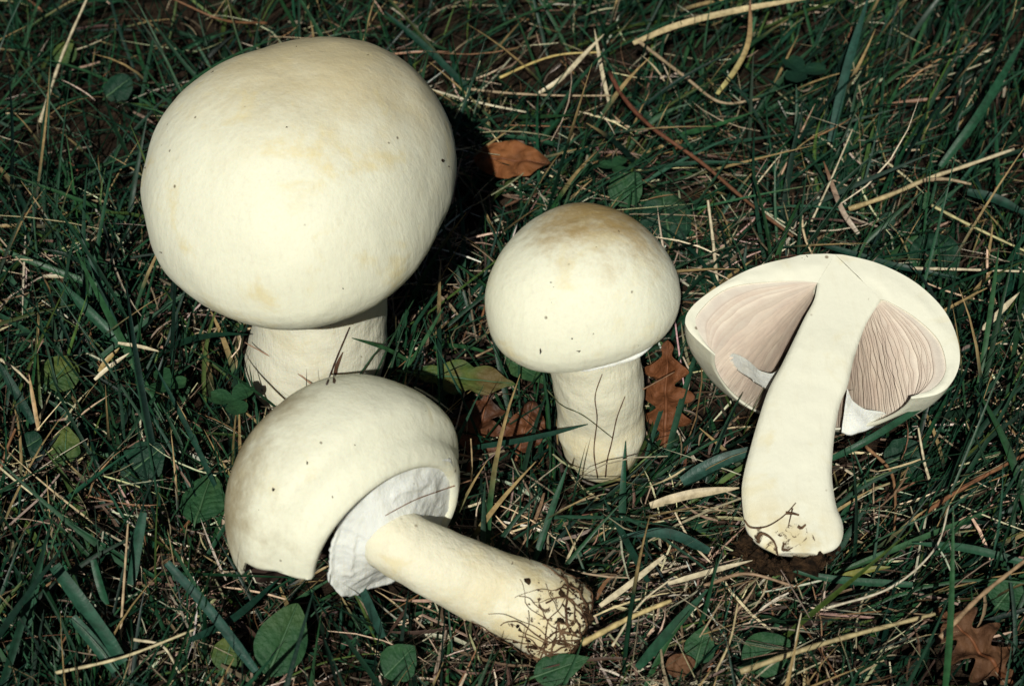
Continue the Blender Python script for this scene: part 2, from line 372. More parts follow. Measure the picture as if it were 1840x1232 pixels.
for _ in range(620):
    i = int(len(pC)*rg.beta(6, 1.0)*.995); ang = rg.uniform(0, 2*np.pi); T = unit(pC[min(i+1, len(pC)-1)]-pC[i-1]); s1 = unit(np.cross(T, [0, 0, 1])); s2 = np.cross(T, s1)
    if i < len(pC)*.68: continue
    if i < len(pC)*.90 and rg.random() < .45: continue
    pts.append(pC[i]+rC[i]*(math.cos(ang)*s1+math.sin(ang)*s2))
crumbs('soil_crumbs', pts, .00045, DIRT, stemC, bC, 4)

# --- the halved mushroom: cut face towards the viewer, resting on the curve of its back
TAU = math.radians(22); nD = np.array([0, -math.sin(TAU), math.cos(TAU)]); p0D = gp(1425, 985, .023)
E1 = np.array([1.0, 0, 0]); E2 = np.cross(nD, E1)
def pl(x, y):
    q = onplane(x, y, p0D, nD)-p0D; return np.array([q@E1, q@E2])
def w3(q2, depth=0.0): return p0D+q2[..., 0:1]*E1+q2[..., 1:2]*E2-np.asarray(depth)[..., None]*nD
bD = gp(1425, 1000, 0)
mD = empty('mushroom', bD); tag(mD, 'mushroom cut in half lengthwise, pinkish gills and white flesh exposed', 'mushroom')
T0 = pl(1500, 457); aD = unit(pl(1393, 990)-T0); pD = np.array([aD[1], -aD[0]])
if pD[0] < 0: pD = -pD
outR = [(1500, 457), (1517, 458), (1580, 474), (1643, 506), (1691, 550), (1716, 595), (1725, 639), (1719, 671), (1700, 699), (1675, 711), (1637, 716)]
inR = [(1583, 538), (1593, 540), (1643, 569), (1684, 607), (1699, 645), (1697, 674), (1675, 699), (1637, 712)]
outL = [(1500, 457), (1485, 456), (1440, 458), (1422, 463), (1374, 474), (1327, 493), (1279, 522), (1247, 547), (1232, 569), (1233, 587), (1247, 605), (1285, 640)]
inL = [(1469, 508), (1440, 505), (1390, 506), (1327, 512), (1289, 528), (1262, 553), (1249, 573), (1255, 595), (1266, 614), (1285, 636)]
def loc(lst, n):
    q = np.array([pl(*p) for p in lst])-T0; q = spline(q, 80); q = resample(q, n); return np.stack([np.abs(q@pD), q@aD], -1)
NO = 40; NI = 30
LoR, LiR, LoL, LiL = loc(outR, NO), loc(inR, NI), loc(outL, NO), loc(inL, NI)
def azi(phi, R_, L_):
    w = (1-math.cos(phi))/2; return R_*(1-w)+L_*w
def rev(q, phi):                                                 # (rho, a) at azimuth phi -> world
    rho = q[..., 0]; a_ = q[..., 1]; s = rho*math.cos(phi); return w3(T0+s[..., None]*pD+a_[..., None]*aD, rho*math.sin(phi)*(1+.24*math.sin(phi)))
skD = cap_skin('cap_skin_halved_cream', (.2, 0, 0), (.55, .48, .33), .5, (0, 0, 0), .01, .02, .3)  # skin of the halved cap, same cream base as the other caps
flD = flesh('cut_flesh', (.79, .775, .64), None, .45, 0, cut=True)
nph = 90; phis = np.linspace(0, math.pi, nph); V = []
for ph in phis:
    o_ = azi(ph, LoR, LoL); i_ = azi(ph, LiR, LiL)
    po, pi_ = rev(o_, ph), rev(i_, ph)[::-1]
    wgt = math.sin(ph)
    po = np.array([q-wgt*.0008*nz(q, 60, 31)*unit(q-w3(T0+aD*.03)) for q in po])
    V.append(np.vstack([po, pi_]))
V = np.vstack(V); m = NO+NI
Fc = [tuple(q) for q in gridfaces(nph, m, True)]; ids = [1 if (q[0] % m) >= NO-1 else 0 for q in Fc]
# cut faces left and right: an uneven sliced surface between outer and inner curves
NW = 9; V = list(V); ncurve = len(Fc)
for base, rvs in ((0, False), ((nph-1)*m, True)):
    po = resample(np.array(V[base:base+NO]), 60); pi_ = resample(np.array(V[base+NO:base+m])[::-1], 60); st0 = len(V)
    for w in np.linspace(0, 1, NW):
        for k in range(60):
            q = po[k]*(1-w)+pi_[k]*w; V.append(q+nD*(.00003+.0007*math.sin(math.pi*w)*max(0, nz(q, 120, 61)+.5*nz(q, 330, 62)+.45)))
    g = gridfaces(NW, 60)+st0
    Fc += [tuple(q[::-1] if rvs else q) for q in g]; ids += [1]*len(g)
V = np.array(V)
capD = mesh_obj('cap', V, Fc, [skD, flD], mD, bD, smooth=False, matids=ids)
for p_, q_ in zip(capD.data.polygons, ids): p_.use_smooth = True
OBST.append((V, Fc))
# the flesh where stem meets cap (cut face) is carried by the stem part
stL = [(1500, 457.5), (1469, 508), (1463, 538), (1446, 570), (1428, 607), (1403, 658), (1380, 702), (1359, 766), (1346, 813), (1338, 844), (1333, 875), (1334, 905), (1337, 927), (1342, 950), (1362, 976), (1395, 996)]
stR = [(1500, 457.5), (1583, 538), (1577, 548), (1555, 585), (1536, 639), (1523, 693), (1510, 725), (1501, 770), (1496, 818), (1495, 857), (1502, 906), (1511, 930), (1515, 945), (1514, 965), (1503, 984), (1470, 998)]
def pix(lst, n): return resample(spline([pl(*p) for p in lst], 140), n)
NS = 90; Lc = pix(stL[1:], NS); Rc = pix(stR[1:], NS)
nb = 20; V = []
for k in range(NS):
    c = (Lc[k]+Rc[k])/2; h = (Rc[k]-Lc[k])/2; t = np.linspace(0, math.pi, nb)
    end = min(1, (NS-1-k)/12+.25)
    back = w3(c-np.cos(t)[:, None]*h, np.sin(t)*np.linalg.norm(h)*.85*end)
    u_ = np.linspace(1, -1, 14)[1:-1]; ez = min(1, k/22)**2; fr = w3(c+u_[:, None]*h, -.0014*(1-u_**6)*ez)
    fr = np.array([q+nD*.0004*ez*(nz(q, 90, 41)+.5*nz(q, 240, 42)) for q in fr])
    V.append(np.vstack([back, fr]))
m2 = nb+12; V = np.vstack(V); Fc = [tuple(q[::-1]) for q in gridfaces(NS, m2, True)]; ids = [1 if (q[0] % m2) >= nb-1 or (q[-1] % m2) >= nb-1 else 0 for q in Fc]
Fc.append(tuple(range((NS-1)*m2, NS*m2))); ids.append(0)
stDm = flesh('stem_skin_pale', (.74, .72, .62), (tuple(w3(pl(1425, 1000))-bD), .004, .02), .2)
stDf = flesh('cut_stem_flesh', (.79, .775, .64), (tuple(w3(pl(1400, 1000))-bD), .004, .026), .45, 0, .76, cut=True)
stemD = mesh_obj('stem', V, Fc, [stDm, stDf], mD, bD, smooth=False, matids=ids)
for p_ in stemD.data.polygons: p_.use_smooth = p_.index < len(Fc)-1
OBST.append((V, Fc))
# wedge of cut flesh between the cap's two cut faces and the top of the stem
tri = [T0+0*T0]
wl = pl(1469, 508); wr = pl(1583, 538); dl = .012
sub = []
V = [w3(T0+(wl-T0)*0), w3(wl), w3(wr)]
u_ = np.linspace(0, 1, 9)
top = w3(T0[None]+0*u_[:, None]*wl); bot = w3(wl[None]*(1-u_[:, None])+wr[None]*u_[:, None])
V = np.vstack([top[:1], bot, w3((T0+wl+wr)/3)-nD*.02]); Fc = [(0, k, k+1) for k in range(1, 9)]+[(0, 10, 1), (0, 9, 10)]+[(k+1, k, 10) for k in range(1, 9)]
mesh_obj('cap_core', V, Fc, flD, capD, bD, smooth=False)
# gills: one thin plate for each, hanging from the flesh in its own radial plane
VV = []; FF = []; off = 0; GC = []; rg = np.random.default_rng(8)
for k, ph in enumerate(np.linspace(.02, math.pi-.02, 150)):
    ph = ph+rg.normal(0, .003)*(0 < k < 149)
    i_ = azi(ph, LiR, LiL)[:-1]; n_ = len(i_); t = np.linspace(0, 1, n_)
    short = rg.random() < .25 and 2 < k < 147
    ch = i_[0]*(1-t[:, None])+i_[-1]*t[:, None]
    ch = ch+np.array([0, 1.0])*(np.sin(t*np.pi)*rg.normal(-.0026, .0005))[:, None]
    edge = min(1, .30+min(k, 149-k)*.06)
    ch = i_+(ch-i_)*(.86 if short else 1)*edge*(1+.12*np.array([noise.noise(Vector((tt_*7, k*2.3, 4))) for tt_ in t]))[:, None]
    rows = []
    for w in (0, .35, .8, 1):
        GC.append(np.tile(np.array([(1, 1, 1), (1, 1, 1), (.95, .93, .92), (.86, .79, .76)])[(0, .35, .8, 1).index(w)]*(1+.06*rg.normal()), (n_, 1)))
        q = i_*(1-w)+ch*w; wv = .007*w*np.array([noise.noise(Vector((tt_*5, k*1.7, w))) for tt_ in t])
        rows.append(np.array([rev(q[j], min(max(ph+wv[j], .015), math.pi-.015)) for j in range(n_)]))
    v = np.vstack(rows); f_ = [tuple(int(i)+off for i in q) for q in gridfaces(4, n_)]
    VV.append(v); FF += f_; off += len(v)
gl = mesh_obj('gills', np.vstack(VV), FF, GILL, capD, bD, cols=np.vstack(GC)); gl['kind'] = 'stuff'
# shreds of veil left inside
def shred(pix_top, pix_bot, depth, name='veil_shred'):
    n_ = 26; A_ = spline([onplane(x, y, p0D-nD*depth, nD) for x, y in pix_top], n_); B_ = spline([onplane(x, y, p0D-nD*(depth+.004), nD) for x, y in pix_bot], n_)
    vv = []
    for w in np.linspace(0, 1, 8):
        row = A_*(1-w)+B_*w+nD*(.0016*math.cos(w*3.1)); vv.append(np.array([q+nD*.0007*nz(q, 260, 51)+E2*.0005*nz(q, 300, 52) for q in row]))
    back = [r-nD*.0011-E2*.0003 for r in vv[::-1]]
    v = np.vstack(vv+back); mesh_obj(name, v, [tuple(q) for q in gridfaces(16, n_)]+[tuple(q) for q in gridfaces(2, n_)+0 if False], VEIL, capD, bD)
shred([(1304, 637), (1325, 641), (1345, 652), (1362, 668), (1384, 674), (1402, 664)], [(1318, 652), (1332, 662), (1346, 672), (1364, 684), (1380, 694), (1396, 694)], .014)
shred([(1521, 700), (1530, 722), (1545, 735), (1565, 741), (1584, 742), (1596, 752)], [(1514, 772), (1528, 774), (1545, 772), (1562, 767), (1580, 762), (1594, 758)], .022)
rg = np.random.default_rng(77); pts = [w3(pl(1385+70*rg.random()+rg.normal(0, 3), 468+rg.normal(0, 3)-9*rg.random()), rg.uniform(-.0002, .002)) for _ in range(40)]
crumbs('soil_specks', pts, .0004, DIRT, capD, bD, 78)
# soil under the cut stem
rg = np.random.default_rng(12); pts = []
for _ in range(380):
    t = rg.beta(.8, 1.3); x_ = 1335+t*182+rg.normal(0, 6); y_ = 955+50*math.sin(math.pi*t)**.7+abs(rg.normal(0, 4))+(14 if t < .3 else 4)*rg.random()+3
    pts.append(w3(pl(x_, y_), rg.uniform(.0005, .008)))
crumbs('soil_clump', pts, .0006, DIRT, stemD, bD, 13)
def hair(path_px, depth, r, parent, origin, name='root_thread', mat=None):
    p = spline([onplane(x, y, p0D+nD*depth, nD) for x, y in path_px], 24); v, f_ = tube(p, np.linspace(1, .5, 24)*r, 5); mesh_obj(name, v, f_, mat or ROOT, parent, origin)
_h = hair
def hair(p, d, r, a, b): _h(p, d+.0012, r*1.3, a, b)
hair([(1338, 935), (1349, 947), (1375, 946), (1398, 934), (1415, 920), (1430, 903)], .0008, .00022, stemD, bD)
hair([(1424, 913), (1421, 926), (1416, 947)], .0008, .0002, stemD, bD)
hair([(1412, 921), (1425, 922), (1436, 925)], .0008, .0004, stemD, bD)
hair([(1434, 945), (1440, 948), (1448, 942)], .0008, .0004, stemD, bD)
hair([(1360, 968), (1366, 958), (1380, 962), (1392, 975), (1398, 998)], .001, .00035, stemD, bD)

def cap_specks(P, m, parent, origin, n, seed):
    rg = np.random.default_rng(seed); pts = []
    while len(pts) < n:
        i = rg.integers(6, m-4); j = rg.integers(0, P.shape[1]); q = P[i, j]
        if (q-P[m, j])@np.array([0, -.74, .67]) > -.02: pts.append(q)
    crumbs('soil_specks', pts, .00022, DIRT, parent, origin, seed+1)
cap_specks(PA, mA_, capA, bA, 34, 201); cap_specks(PB, mB_, capB, bB, 26, 203); cap_specks(PC_, mC_, capC, bC, 20, 205)
BV = []; BF = []; off = 0
for v, f_ in OBST:
    BV += [tuple(q) for q in v]; BF += [tuple(int(i)+off for i in q) for q in f_]; off += len(v)
BVH = BVHTree.FromPolygons(BV, BF)

# ---------------------------------------------------------------- leaves
TOPL = []
def leaf(name, base, tip, width, shape, mat, label, cat='leaf', facing=None, curl=.15, sag=.0, fold=.2, seed=0, rib=None, group=None, wav=.03):
    base, tip = np.asarray(base), np.asarray(tip); T = tip-base; Ln = np.linalg.norm(T); T = T/Ln
    f0 = np.asarray(facing if facing is not None else (0, -.5, .86)); N = unit(f0-(f0@T)*T); S = np.cross(T, N)
    nu, nv = 64, 25; V = []; mid = []
    for i in range(nu):
        t = i/(nu-1)
        if shape == 'oval': w = math.sin(math.pi*min(1, t**.85))**.75
        elif shape == 'lance': w = (math.sin(math.pi*t**.7))**.9*(1-.25*t)
        elif shape == 'round': w = math.sqrt(max(0, 1-(2*t-1)**2))
        elif shape == 'tooth': w = (math.sin(math.pi*t**1.1))**.8*(.62+.38*abs(math.sin(t*9.5+.6)))
        else: w = math.sin(math.pi*t**.9)**.7*(.66+.34*math.cos(t*4*2*math.pi))      # lobed
        w = max(w, .015)*(1+.12*noise.noise(Vector((t*5, seed, 0))))
        for j in range(nv):
            s = 2*j/(nv-1)-1; ww = width/2*w
            z = fold*abs(s)*ww-curl*(s*ww)**2/width*4-sag*Ln*(t*t)+width*wav*noise.noise(Vector((t*6+seed, s*2.2*w, seed*.3)))-width*.022*(1-abs(math.sin(t*26-abs(s)*4.5)))**3*min(1, abs(s)*4)+width*.012*noise.noise(Vector((t*40, s*20, seed)))-width*.03*max(0, 1-abs(s)*9)
            V.append(base+T*Ln*t+S*s*ww+N*z)
        mid.append(base+T*Ln*t+N*(-sag*Ln*t*t+width*wav*noise.noise(Vector((t*6+seed, 0, seed*.3)))))
    V = np.array(V); f1 = gridfaces(nu, nv)
    V2 = V-N*.00025; f2 = f1[:, ::-1]+len(V)
    o = mesh_obj(name, np.vstack([V, V2]), np.vstack([f1, f2]), mat, None, base); tag(o, label, cat, group); TOPL.append((V, f1)) if name != 'weed_leaf' else None
    if rib is not None:
        st = [base-T*Ln*.12-N*.0005]+mid
        v, f_ = tube(np.array(st)[:-2], np.linspace(.0007, .00015, nu-1)*max(.6, min(1.4, width/.018)), 6); r = mesh_obj('midrib', v, f_, rib, o, base); 
    return o
GL1 = leaf_mat('broad_leaf_green', (.022, .085, .035), (.04, .12, .045), (.06, .13, .045))
GL2 = leaf_mat('broad_leaf_dark', (.010, .045, .026), (.016, .065, .035), (.025, .075, .03), .6)
GLY = leaf_mat('broad_leaf_yellowing', (.04, .10, .03), (.12, .16, .035), (.15, .11, .04))
BR1 = leaf_mat('dead_leaf_orange', (.28, .10, .035), (.36, .14, .05), (.12, .05, .022), .7, .15, 110)
BR4 = leaf_mat('dead_leaf_rust', (.17, .060, .022), (.25, .09, .034), (.04, .02, .012), .65, .2, 170)
BR2 = leaf_mat('dead_leaf_dark', (.12, .042, .018), (.20, .075, .03), (.05, .022, .012), .6, .3, 110)
BR3 = leaf_mat('dead_leaf_brown', (.20, .095, .045), (.13, .06, .03), (.07, .035, .02), .7, .2, 110)
RIBG = Mat('midrib_pale', .5, .3); RIBG.color((.05, .11, .05)); RIBG = RIBG.m
RIBB = Mat('midrib_brown', .6, .3); RIBB.color((.16, .06, .025)); RIBB = RIBB.m
L = lambda *a, **k: leaf(*a, **k)
TOCAM = (0, -.743, .669)
L('dead_leaf', gp(850, 282, .014), gp(988, 292, .018), .0150, 'oval', BR1, 'orange brown dead leaf lying beside the largest cap', facing=(0, -.6, .8), fold=.35, seed=1, rib=RIBB, wav=.2)
L('dead_leaf', gp(1195, 800, .002), gp(1198, 618, .036), .0200, 'lobed', BR4, 'rusty lobed dead leaf standing upright behind the young mushroom\'s stem', facing=(-.2, -.9, .4), fold=.2, seed=2, rib=RIBB, wav=.22)
L('dead_leaf', gp(845, 830, .003), gp(880, 700, .010), .019, 'lobed', BR2, 'dark reddish crumpled dead leaf between toppled cap and young mushroom', facing=(0, -.6, .8), seed=3, rib=RIBB, wav=.16)
L('dead_leaf', gp(930, 815, .004), gp(960, 720, .012), .013, 'oval', BR2, 'small dark dead leaf against the young mushroom\'s stem', facing=(-.2, -.6, .8), seed=13, rib=RIBB, wav=.16)
L('dead_leaf', gp(1815, 1225, .006), gp(1685, 1090, .012), .021, 'lobed', BR3, 'dull brown dead leaf with a stalk crossing over it', facing=(.1, -.6, .8), fold=.3, seed=4, rib=RIBB, wav=.24)
L('dead_leaf', gp(1195, 1200, .008), gp(1250, 1188, .012), .007, 'oval', BR3, 'small pinkish brown leaf scrap in the grass below the toppled stem', seed=5, wav=.1)
L('dandelion_leaf', gp(735, 668, .012), gp(926, 690, .016), .0125, 'tooth', GLY, 'toothed green leaf with a yellowing tip beside the young mushroom', 'leaf', fold=.4, seed=6, rib=RIBG, wav=.07)
L('weed_leaf', gp(905, 640, .010), gp(985, 690, .012), .0085, 'lance', GL1, 'narrow green leaf under the young mushroom\'s cap', seed=16, rib=RIBG, wav=.05)
L('plantain_leaf', gp(480, 1215, .010), gp(535, 1083, .020), .0152, 'oval', GL1, 'smooth oval green plantain leaf below the toppled cap', facing=(.2, -.6, .75), fold=.25, seed=7, rib=RIBG, wav=.02)
L('plantain_leaf', gp(350, 940, .010), gp(380, 850, .014), .015, 'oval', GL1, 'broad green leaf tucked behind the toppled cap', facing=(-.2, -.5, .85), seed=8, rib=RIBG)
L('weed_leaf', gp(1205, 440, .010), gp(1190, 345, .020), .0185, 'round', GL2, 'round dark green leaf right behind the young mushroom\'s cap', seed=9, rib=RIBG, wav=.06)
L('weed_leaf', gp(1100, 365, .012), gp(1150, 312, .022), .0135, 'oval', GL1, 'lighter pointed green leaf behind the young mushroom\'s cap', seed=10, rib=RIBG, wav=.05)
L('weed_leaf', gp(1640, 480, .010), gp(1720, 440, .016), .0185, 'round', GL2, 'dark crinkled round leaf above the halved mushroom', seed=11, rib=RIBG, wav=.12)
L('weed_leaf', gp(85, 695, .012), gp(130, 645, .016), .0135, 'round', GLY, 'yellow green round leaf in the grass near a pale straw', seed=12, rib=RIBG, wav=.06)
L('weed_leaf', gp(115, 835, .010), gp(120, 765, .018), .0095, 'oval', GLY, 'blotched yellow and brown oval leaf standing in the grass', seed=14, rib=RIBG, wav=.08)
L('weed_leaf', gp(35, 810, .012), gp(75, 785, .016), .0085, 'round', GL2, 'small round dark leaf beside the blotched yellow leaf', seed=15, rib=RIBG, wav=.05)
L('weed_leaf', gp(220, 860, .010), gp(295, 800, .018), .0145, 'oval', GL2, 'wide dark green leaf in the grass left of the toppled cap', seed=17, rib=RIBG, wav=.05)
L('weed_leaf', gp(190, 175, .012), gp(235, 140, .018), .0115, 'round', GL2, 'round dark leaf in the grass behind the largest cap', seed=18, rib=RIBG, wav=.05)
L('weed_leaf', gp(105, 115, .012), gp(130, 72, .018), .010, 'oval', GLY, 'dull olive leaf behind a long pale straw', seed=19, rib=RIBG, wav=.05)
L('weed_leaf', gp(690, 1215, .012), gp(745, 1160, .018), .011, 'oval', GL1, 'green leaf lying under the toppled stem', seed=20, rib=RIBG, wav=.06)
L('weed_leaf', gp(400, 1205, .010), gp(420, 1140, .016), .010, 'oval', GLY, 'yellowish green leaf beside the oval plantain leaf', seed=21, rib=RIBG, wav=.06)
L('weed_leaf', gp(1335, 1195, .010), gp(1420, 1150, .016), .013, 'oval', GL1, 'pale green leaf beneath the long tan stalk', seed=22, rib=RIBG, wav=.06)
L('weed_leaf', gp(1790, 1090, .010), gp(1830, 1040, .018), .012, 'oval', GL1, 'green leaf beside the dull brown dead leaf', seed=23, rib=RIBG, wav=.06)
L('weed_leaf', gp(960, 1215, .010), gp(1060, 1180, .016), .010, 'lance', GL1, 'long green leaf below the rooty stem end', seed=24, rib=RIBG, wav=.05)
L('weed_leaf', gp(1590, 835, .008), gp(1660, 800, .014), .012, 'oval', GL2, 'dark green leaf below the halved cap', seed=25, rib=RIBG, wav=.05)
L('weed_leaf', gp(1590, 412, .012), gp(1600, 380, .018), .006, 'oval', GL2, 'small shiny oval leaf under the forked tan stalk', seed=26, rib=RIBG)
L('weed_leaf', gp(1655, 375, .012), gp(1670, 345, .018), .0055, 'oval', GL1, 'small upright green leaf beside the forked tan stalk', seed=27, rib=RIBG)
L('weed_leaf', gp(1250, 1190, .010), gp(1270, 1120, .016), .010, 'lance', GL1, 'pointed green leaf amid the straw below the halved stem', seed=28, rib=RIBG)
# clover
for k, (px, py, s) in enumerate(((1440, 130, .010), (1105, 300, .006), (300, 690, .007), (420, 720, .008))):
    c = gp(px, py, .02); e = empty('clover', gp(px, py, .02)*np.array([1, 1, 0]))
    tag(e, ['three-lobed dark clover leaf among long leaning grass', 'tiny clover leaf near the reddish twig', 'clover leaf under the largest cap', 'larger clover leaf near the thick stem'][k], 'clover')
    o0 = np.array(e.location)
    for q in range(3):
        a0 = q*2.09+k; d = np.array([math.cos(a0), math.sin(a0), .1])
        nu, nv = 10, 7; V = []
        for i in range(nu):
            t = i/(nu-1); w = math.sin(math.pi*min(1, t*.86+.02))**.7
            for j in range(nv):
                sx = 2*j/(nv-1)-1; V.append(c+d*s*(t-.08*(1-abs(sx))*t)+np.cross(d, [0, 0, 1])*s*.45*w*sx+np.array([0, 0, abs(sx)*.12*s*w]))
        mesh_obj('leaflet', V, gridfaces(nu, nv), GL2 if k == 0 else GL1, e, o0)
    v, f_ = tube(spline([c*np.array([1, 1, 0]), c*np.array([1, 1, .5])+np.array([.001, 0, 0]), c], 10), .0004, 6); mesh_obj('stalk', v, f_, RIBG, e, o0)

# ---------------------------------------------------------------- single blades and stalks that stand out
def blade_mesh(path, width, up, fold=.25, tipw=.1, roundish=False, basew=.7):
    n = len(path); T = np.gradient(path, axis=0); T /= np.linalg.norm(T, axis=1)[:, None]; V = []
    for i in range(n):
        t = i/(n-1); w = width/2*(min(1, basew+t*1.5) if t < .3 else 1)*(1-(1-tipw)*max(0, (t-.55)/.45)**1.6)
        N = unit(up-(up@T[i])*T[i]); S = np.cross(T[i], N)
        V += [path[i]-S*w+N*fold*w, path[i]-S*w*.5+N*fold*w*.35, path[i], path[i]+S*w*.5+N*fold*w*.35, path[i]+S*w+N*fold*w]
    V = np.array(V); f1 = gridfaces(n, 5); V2 = V-up*.00022
    return np.vstack([V, V2]), np.vstack([f1, f1[:, ::-1]+len(V)])
PALE = (.58, .50, .34); TANC = (.38, .285, .18); BRN = (.20, .095, .045); RED = (.15, .05, .03); YEL = (.55, .42, .16); G1 = (.016, .066, .034); G2 = (.009, .040, .026); G3 = (.028, .085, .034); TEAL = (.018, .062, .046)
def item(name, px, wpx, col, z, label, cat, stalk=False, col2=None, group=None, tipw=.12, lean=False):
    zz = np.interp(np.linspace(0, 1, len(px)), np.linspace(0, 1, len(z)), z)
    zz = zz+.004; pts = [gp(x, y, zz[k]) for k, (x, y) in enumerate(px)]; p = spline(pts, 26)
    if lean:                                                     # lies against the mushroom behind it
        for k in range(26):
            h = BVH.ray_cast(Vector(CAM), Vector(unit(p[k]-CAM)), 1.0)
            if h[0] is not None: p[k] = np.array(h[0])-unit(np.array(h[0])-CAM)*.0007
        p[1:-1] = (p[:-2]+p[1:-1]*2+p[2:])/4; pts[0] = p[0]
    d = np.linalg.norm(pts[len(pts)//2]-CAM); w = wpx/FPX*d*(1 if col[1] > col[0]*1.5 else .82)
    if stalk:
        s = np.linspace(0, 1, 26); v, f_ = tube(p, w/2*(1-.35*s)*(1+.12*np.sin(s*37)), 7); nvx = 7
    else:
        v, f_ = blade_mesh(p, w, unit((random.uniform(-.3, .3), -.6, .8)), tipw=tipw); nvx = 5
    n = len(v); t = (np.arange(n)//nvx % 26)/25; c = np.array(col)[None]*(1-t[:, None])+np.array(col2 or col)[None]*t[:, None]
    jit = np.array([1+.28*noise.noise(Vector((q*9, hash(label) % 7, 0))) for q in t]); c = c*jit[:, None]
    green = col[1] > col[0]*1.5
    o = mesh_obj(name, v, f_ if isinstance(f_, np.ndarray) else f_, GRASS if green else STRAW, None, pts[0], cols=c); tag(o, label, cat, group); TOP.append((v, f_)); return o
TOP = []
S = lambda px, w, col, z, label, **k: item('dry_stalk', px, w, col, z, label, 'dry stalk', True, **k)
D_ = lambda px, w, col, z, label, **k: item('straw', px, w, col, z, label, 'straw', False, **k)
Gb = lambda px, w, col, z, label, **k: item('grass_blade', px, w, col, z, label, 'grass blade', False, **k)
o = item('twig', [(1095, 130), (1120, 175), (1170, 228), (1260, 292), (1340, 360), (1425, 425)], 10, RED, (.022, .018, .010), 'thin dark reddish twig slanting across the grass behind the young mushroom', 'twig', True, (.17, .085, .045))
S([(72, 220), (112, 100), (160, -10)], 8, PALE, (.004, .028), 'long straight pale straw leaning by a dull olive leaf')
S([(480, 42), (400, 36), (310, -2)], 6, BRN, (.012, .026), 'bowed reddish brown stalk above the largest cap')
D_([(1094, 184), (1080, 120), (1068, 52)], 8, PALE, (.010, .024), 'stiff cream blade meeting the twig\'s upper end')
D_([(968, 168), (1010, 140), (1050, 98), (1085, 62)], 10, PALE, (.008, .022), 'broad pale bent blade left of the twig\'s upper end')
D_([(1138, 78), (1220, 45), (1330, 18), (1480, -8)], 13, (.5, .40, .22), (.016, .026), 'wide tan blade arching over the turf beyond the twig')
S([(1142, 70), (1230, 138), (1295, 184), (1365, 178)], 8, TANC, (.016, .012), 'curved tan stalk crossing beyond the twig')
D_([(1288, 170), (1325, 120), (1346, 70), (1348, -5)], 11, (.38, .34, .13), (.008, .03), 'curved blade, yellow at its foot and brown above', col2=(.26, .13, .08))
S([(898, 140), (960, 112), (1010, 98), (1080, 94)], 6, YEL, (.014, .016), 'ochre stalk lying among dark blades behind the largest cap')
S([(840, 160), (920, 168), (1010, 172), (1100, 172)], 6, TANC, (.012, .012), 'straight tan stalk pointing from the largest cap to the twig')
S([(1525, 376), (1600, 350), (1665, 322), (1730, 300), (1822, 268)], 11, (.45, .34, .16), (.012, .024), 'forked tan stalk lying in the grass above the halved cap', col2=PALE)
S([(1660, 324), (1700, 322), (1745, 331)], 9, TANC, (.0195, .017), 'short side fork of the tan stalk above the halved cap')
S([(1458, 398), (1490, 330), (1532, 232)], 5, PALE, (.008, .030), 'thin upright pale straw beyond the halved cap')
D_([(1542, 420), (1512, 375), (1480, 290)], 11, (.48, .40, .32), (.010, .02), 'curled greyish brown blade beyond the halved cap', col2=BRN)
S([(1288, 508), (1282, 440), (1272, 360)], 9, PALE, (.006, .030), 'short thick upright straw between the young and halved mushrooms')
S([(1672, 368), (1750, 408), (1850, 455)], 7, (.55, .5, .26), (.014, .012), 'straight pale stalk slanting down beside the crinkled round leaf')
S([(1640, 482), (1730, 484), (1850, 488)], 7, PALE, (.014, .014), 'level pale stalk just above the halved cap\'s edge')
D_([(1765, 592), (1795, 562), (1832, 525)], 12, PALE, (.012, .018), 'spindle-shaped pale blade right of the halved cap', tipw=.05)
S([(1556, 802), (1600, 846), (1609, 905), (1606, 962)], 8, (.30, .16, .08), (.012, .010), 'bent brown stalk with a knee below the halved cap')
S([(1670, 862), (1660, 825), (1650, 768)], 7, PALE, (.004, .018), 'short upright cream straw below the halved cap')
S([(1655, 925), (1740, 870), (1850, 812)], 11, (.22, .10, .05), (.010, .016), 'straight rusty stalk right of the halved stem')
S([(1485, 1092), (1600, 1055), (1680, 985), (1706, 905)], 6, (.62, .55, .42), (.012, .024), 'long bowed whitish stalk below the halved stem')
S([(1330, 1206), (1480, 1155), (1680, 1102)], 13, (.42, .34, .18), (.014, .018), 'thick tan stalk running to the dull brown dead leaf')
S([(1690, 1145), (1760, 1072), (1850, 1000)], 12, (.36, .24, .14), (.020, .026), 'thick brownish stalk leaning over the dull brown dead leaf')
D_([(1168, 908), (1240, 888), (1328, 876)], 20, (.52, .43, .28), (.012, .016), 'wide flat straw blade touching the halved stem')
S([(1045, 1155), (1130, 1110), (1206, 1078)], 14, (.55, .43, .20), (.012, .016), 'thick yellow straw right of the rooty stem end')
D_([(1078, 1088), (1130, 1050), (1194, 998)], 13, PALE, (.010, .016), 'pale flat straw right of the rooty stem end', tipw=.5)
S([(1100, 1160), (1150, 1085), (1205, 1040)], 6, PALE, (.010, .018), 'thin whitish straw next to the thick yellow straw')
D_([(1200, 1048), (1280, 1025), (1352, 1006)], 11, PALE, (.014, .016), 'pale straw slanting under the halved stem\'s soil')
S([(1265, 1052), (1340, 1030), (1426, 1052)], 9, (.32, .21, .13), (.016, .014), 'bowed brown stalk under the halved stem\'s soil')
S([(1286, 1206), (1312, 1150), (1326, 1082)], 6, (.45, .36, .2), (.012, .022), 'thin stalk standing beside the long tan stalk')
S([(1425, 1205), (1430, 1150), (1440, 1100)], 5, PALE, (.012, .02), 'thin cream stalk standing over the pale green leaf')
S([(100, 1208), (220, 1180), (350, 1130)], 8, (.55, .47, .28), (.012, .020), 'long pale stalk crossing the wide cut blades')
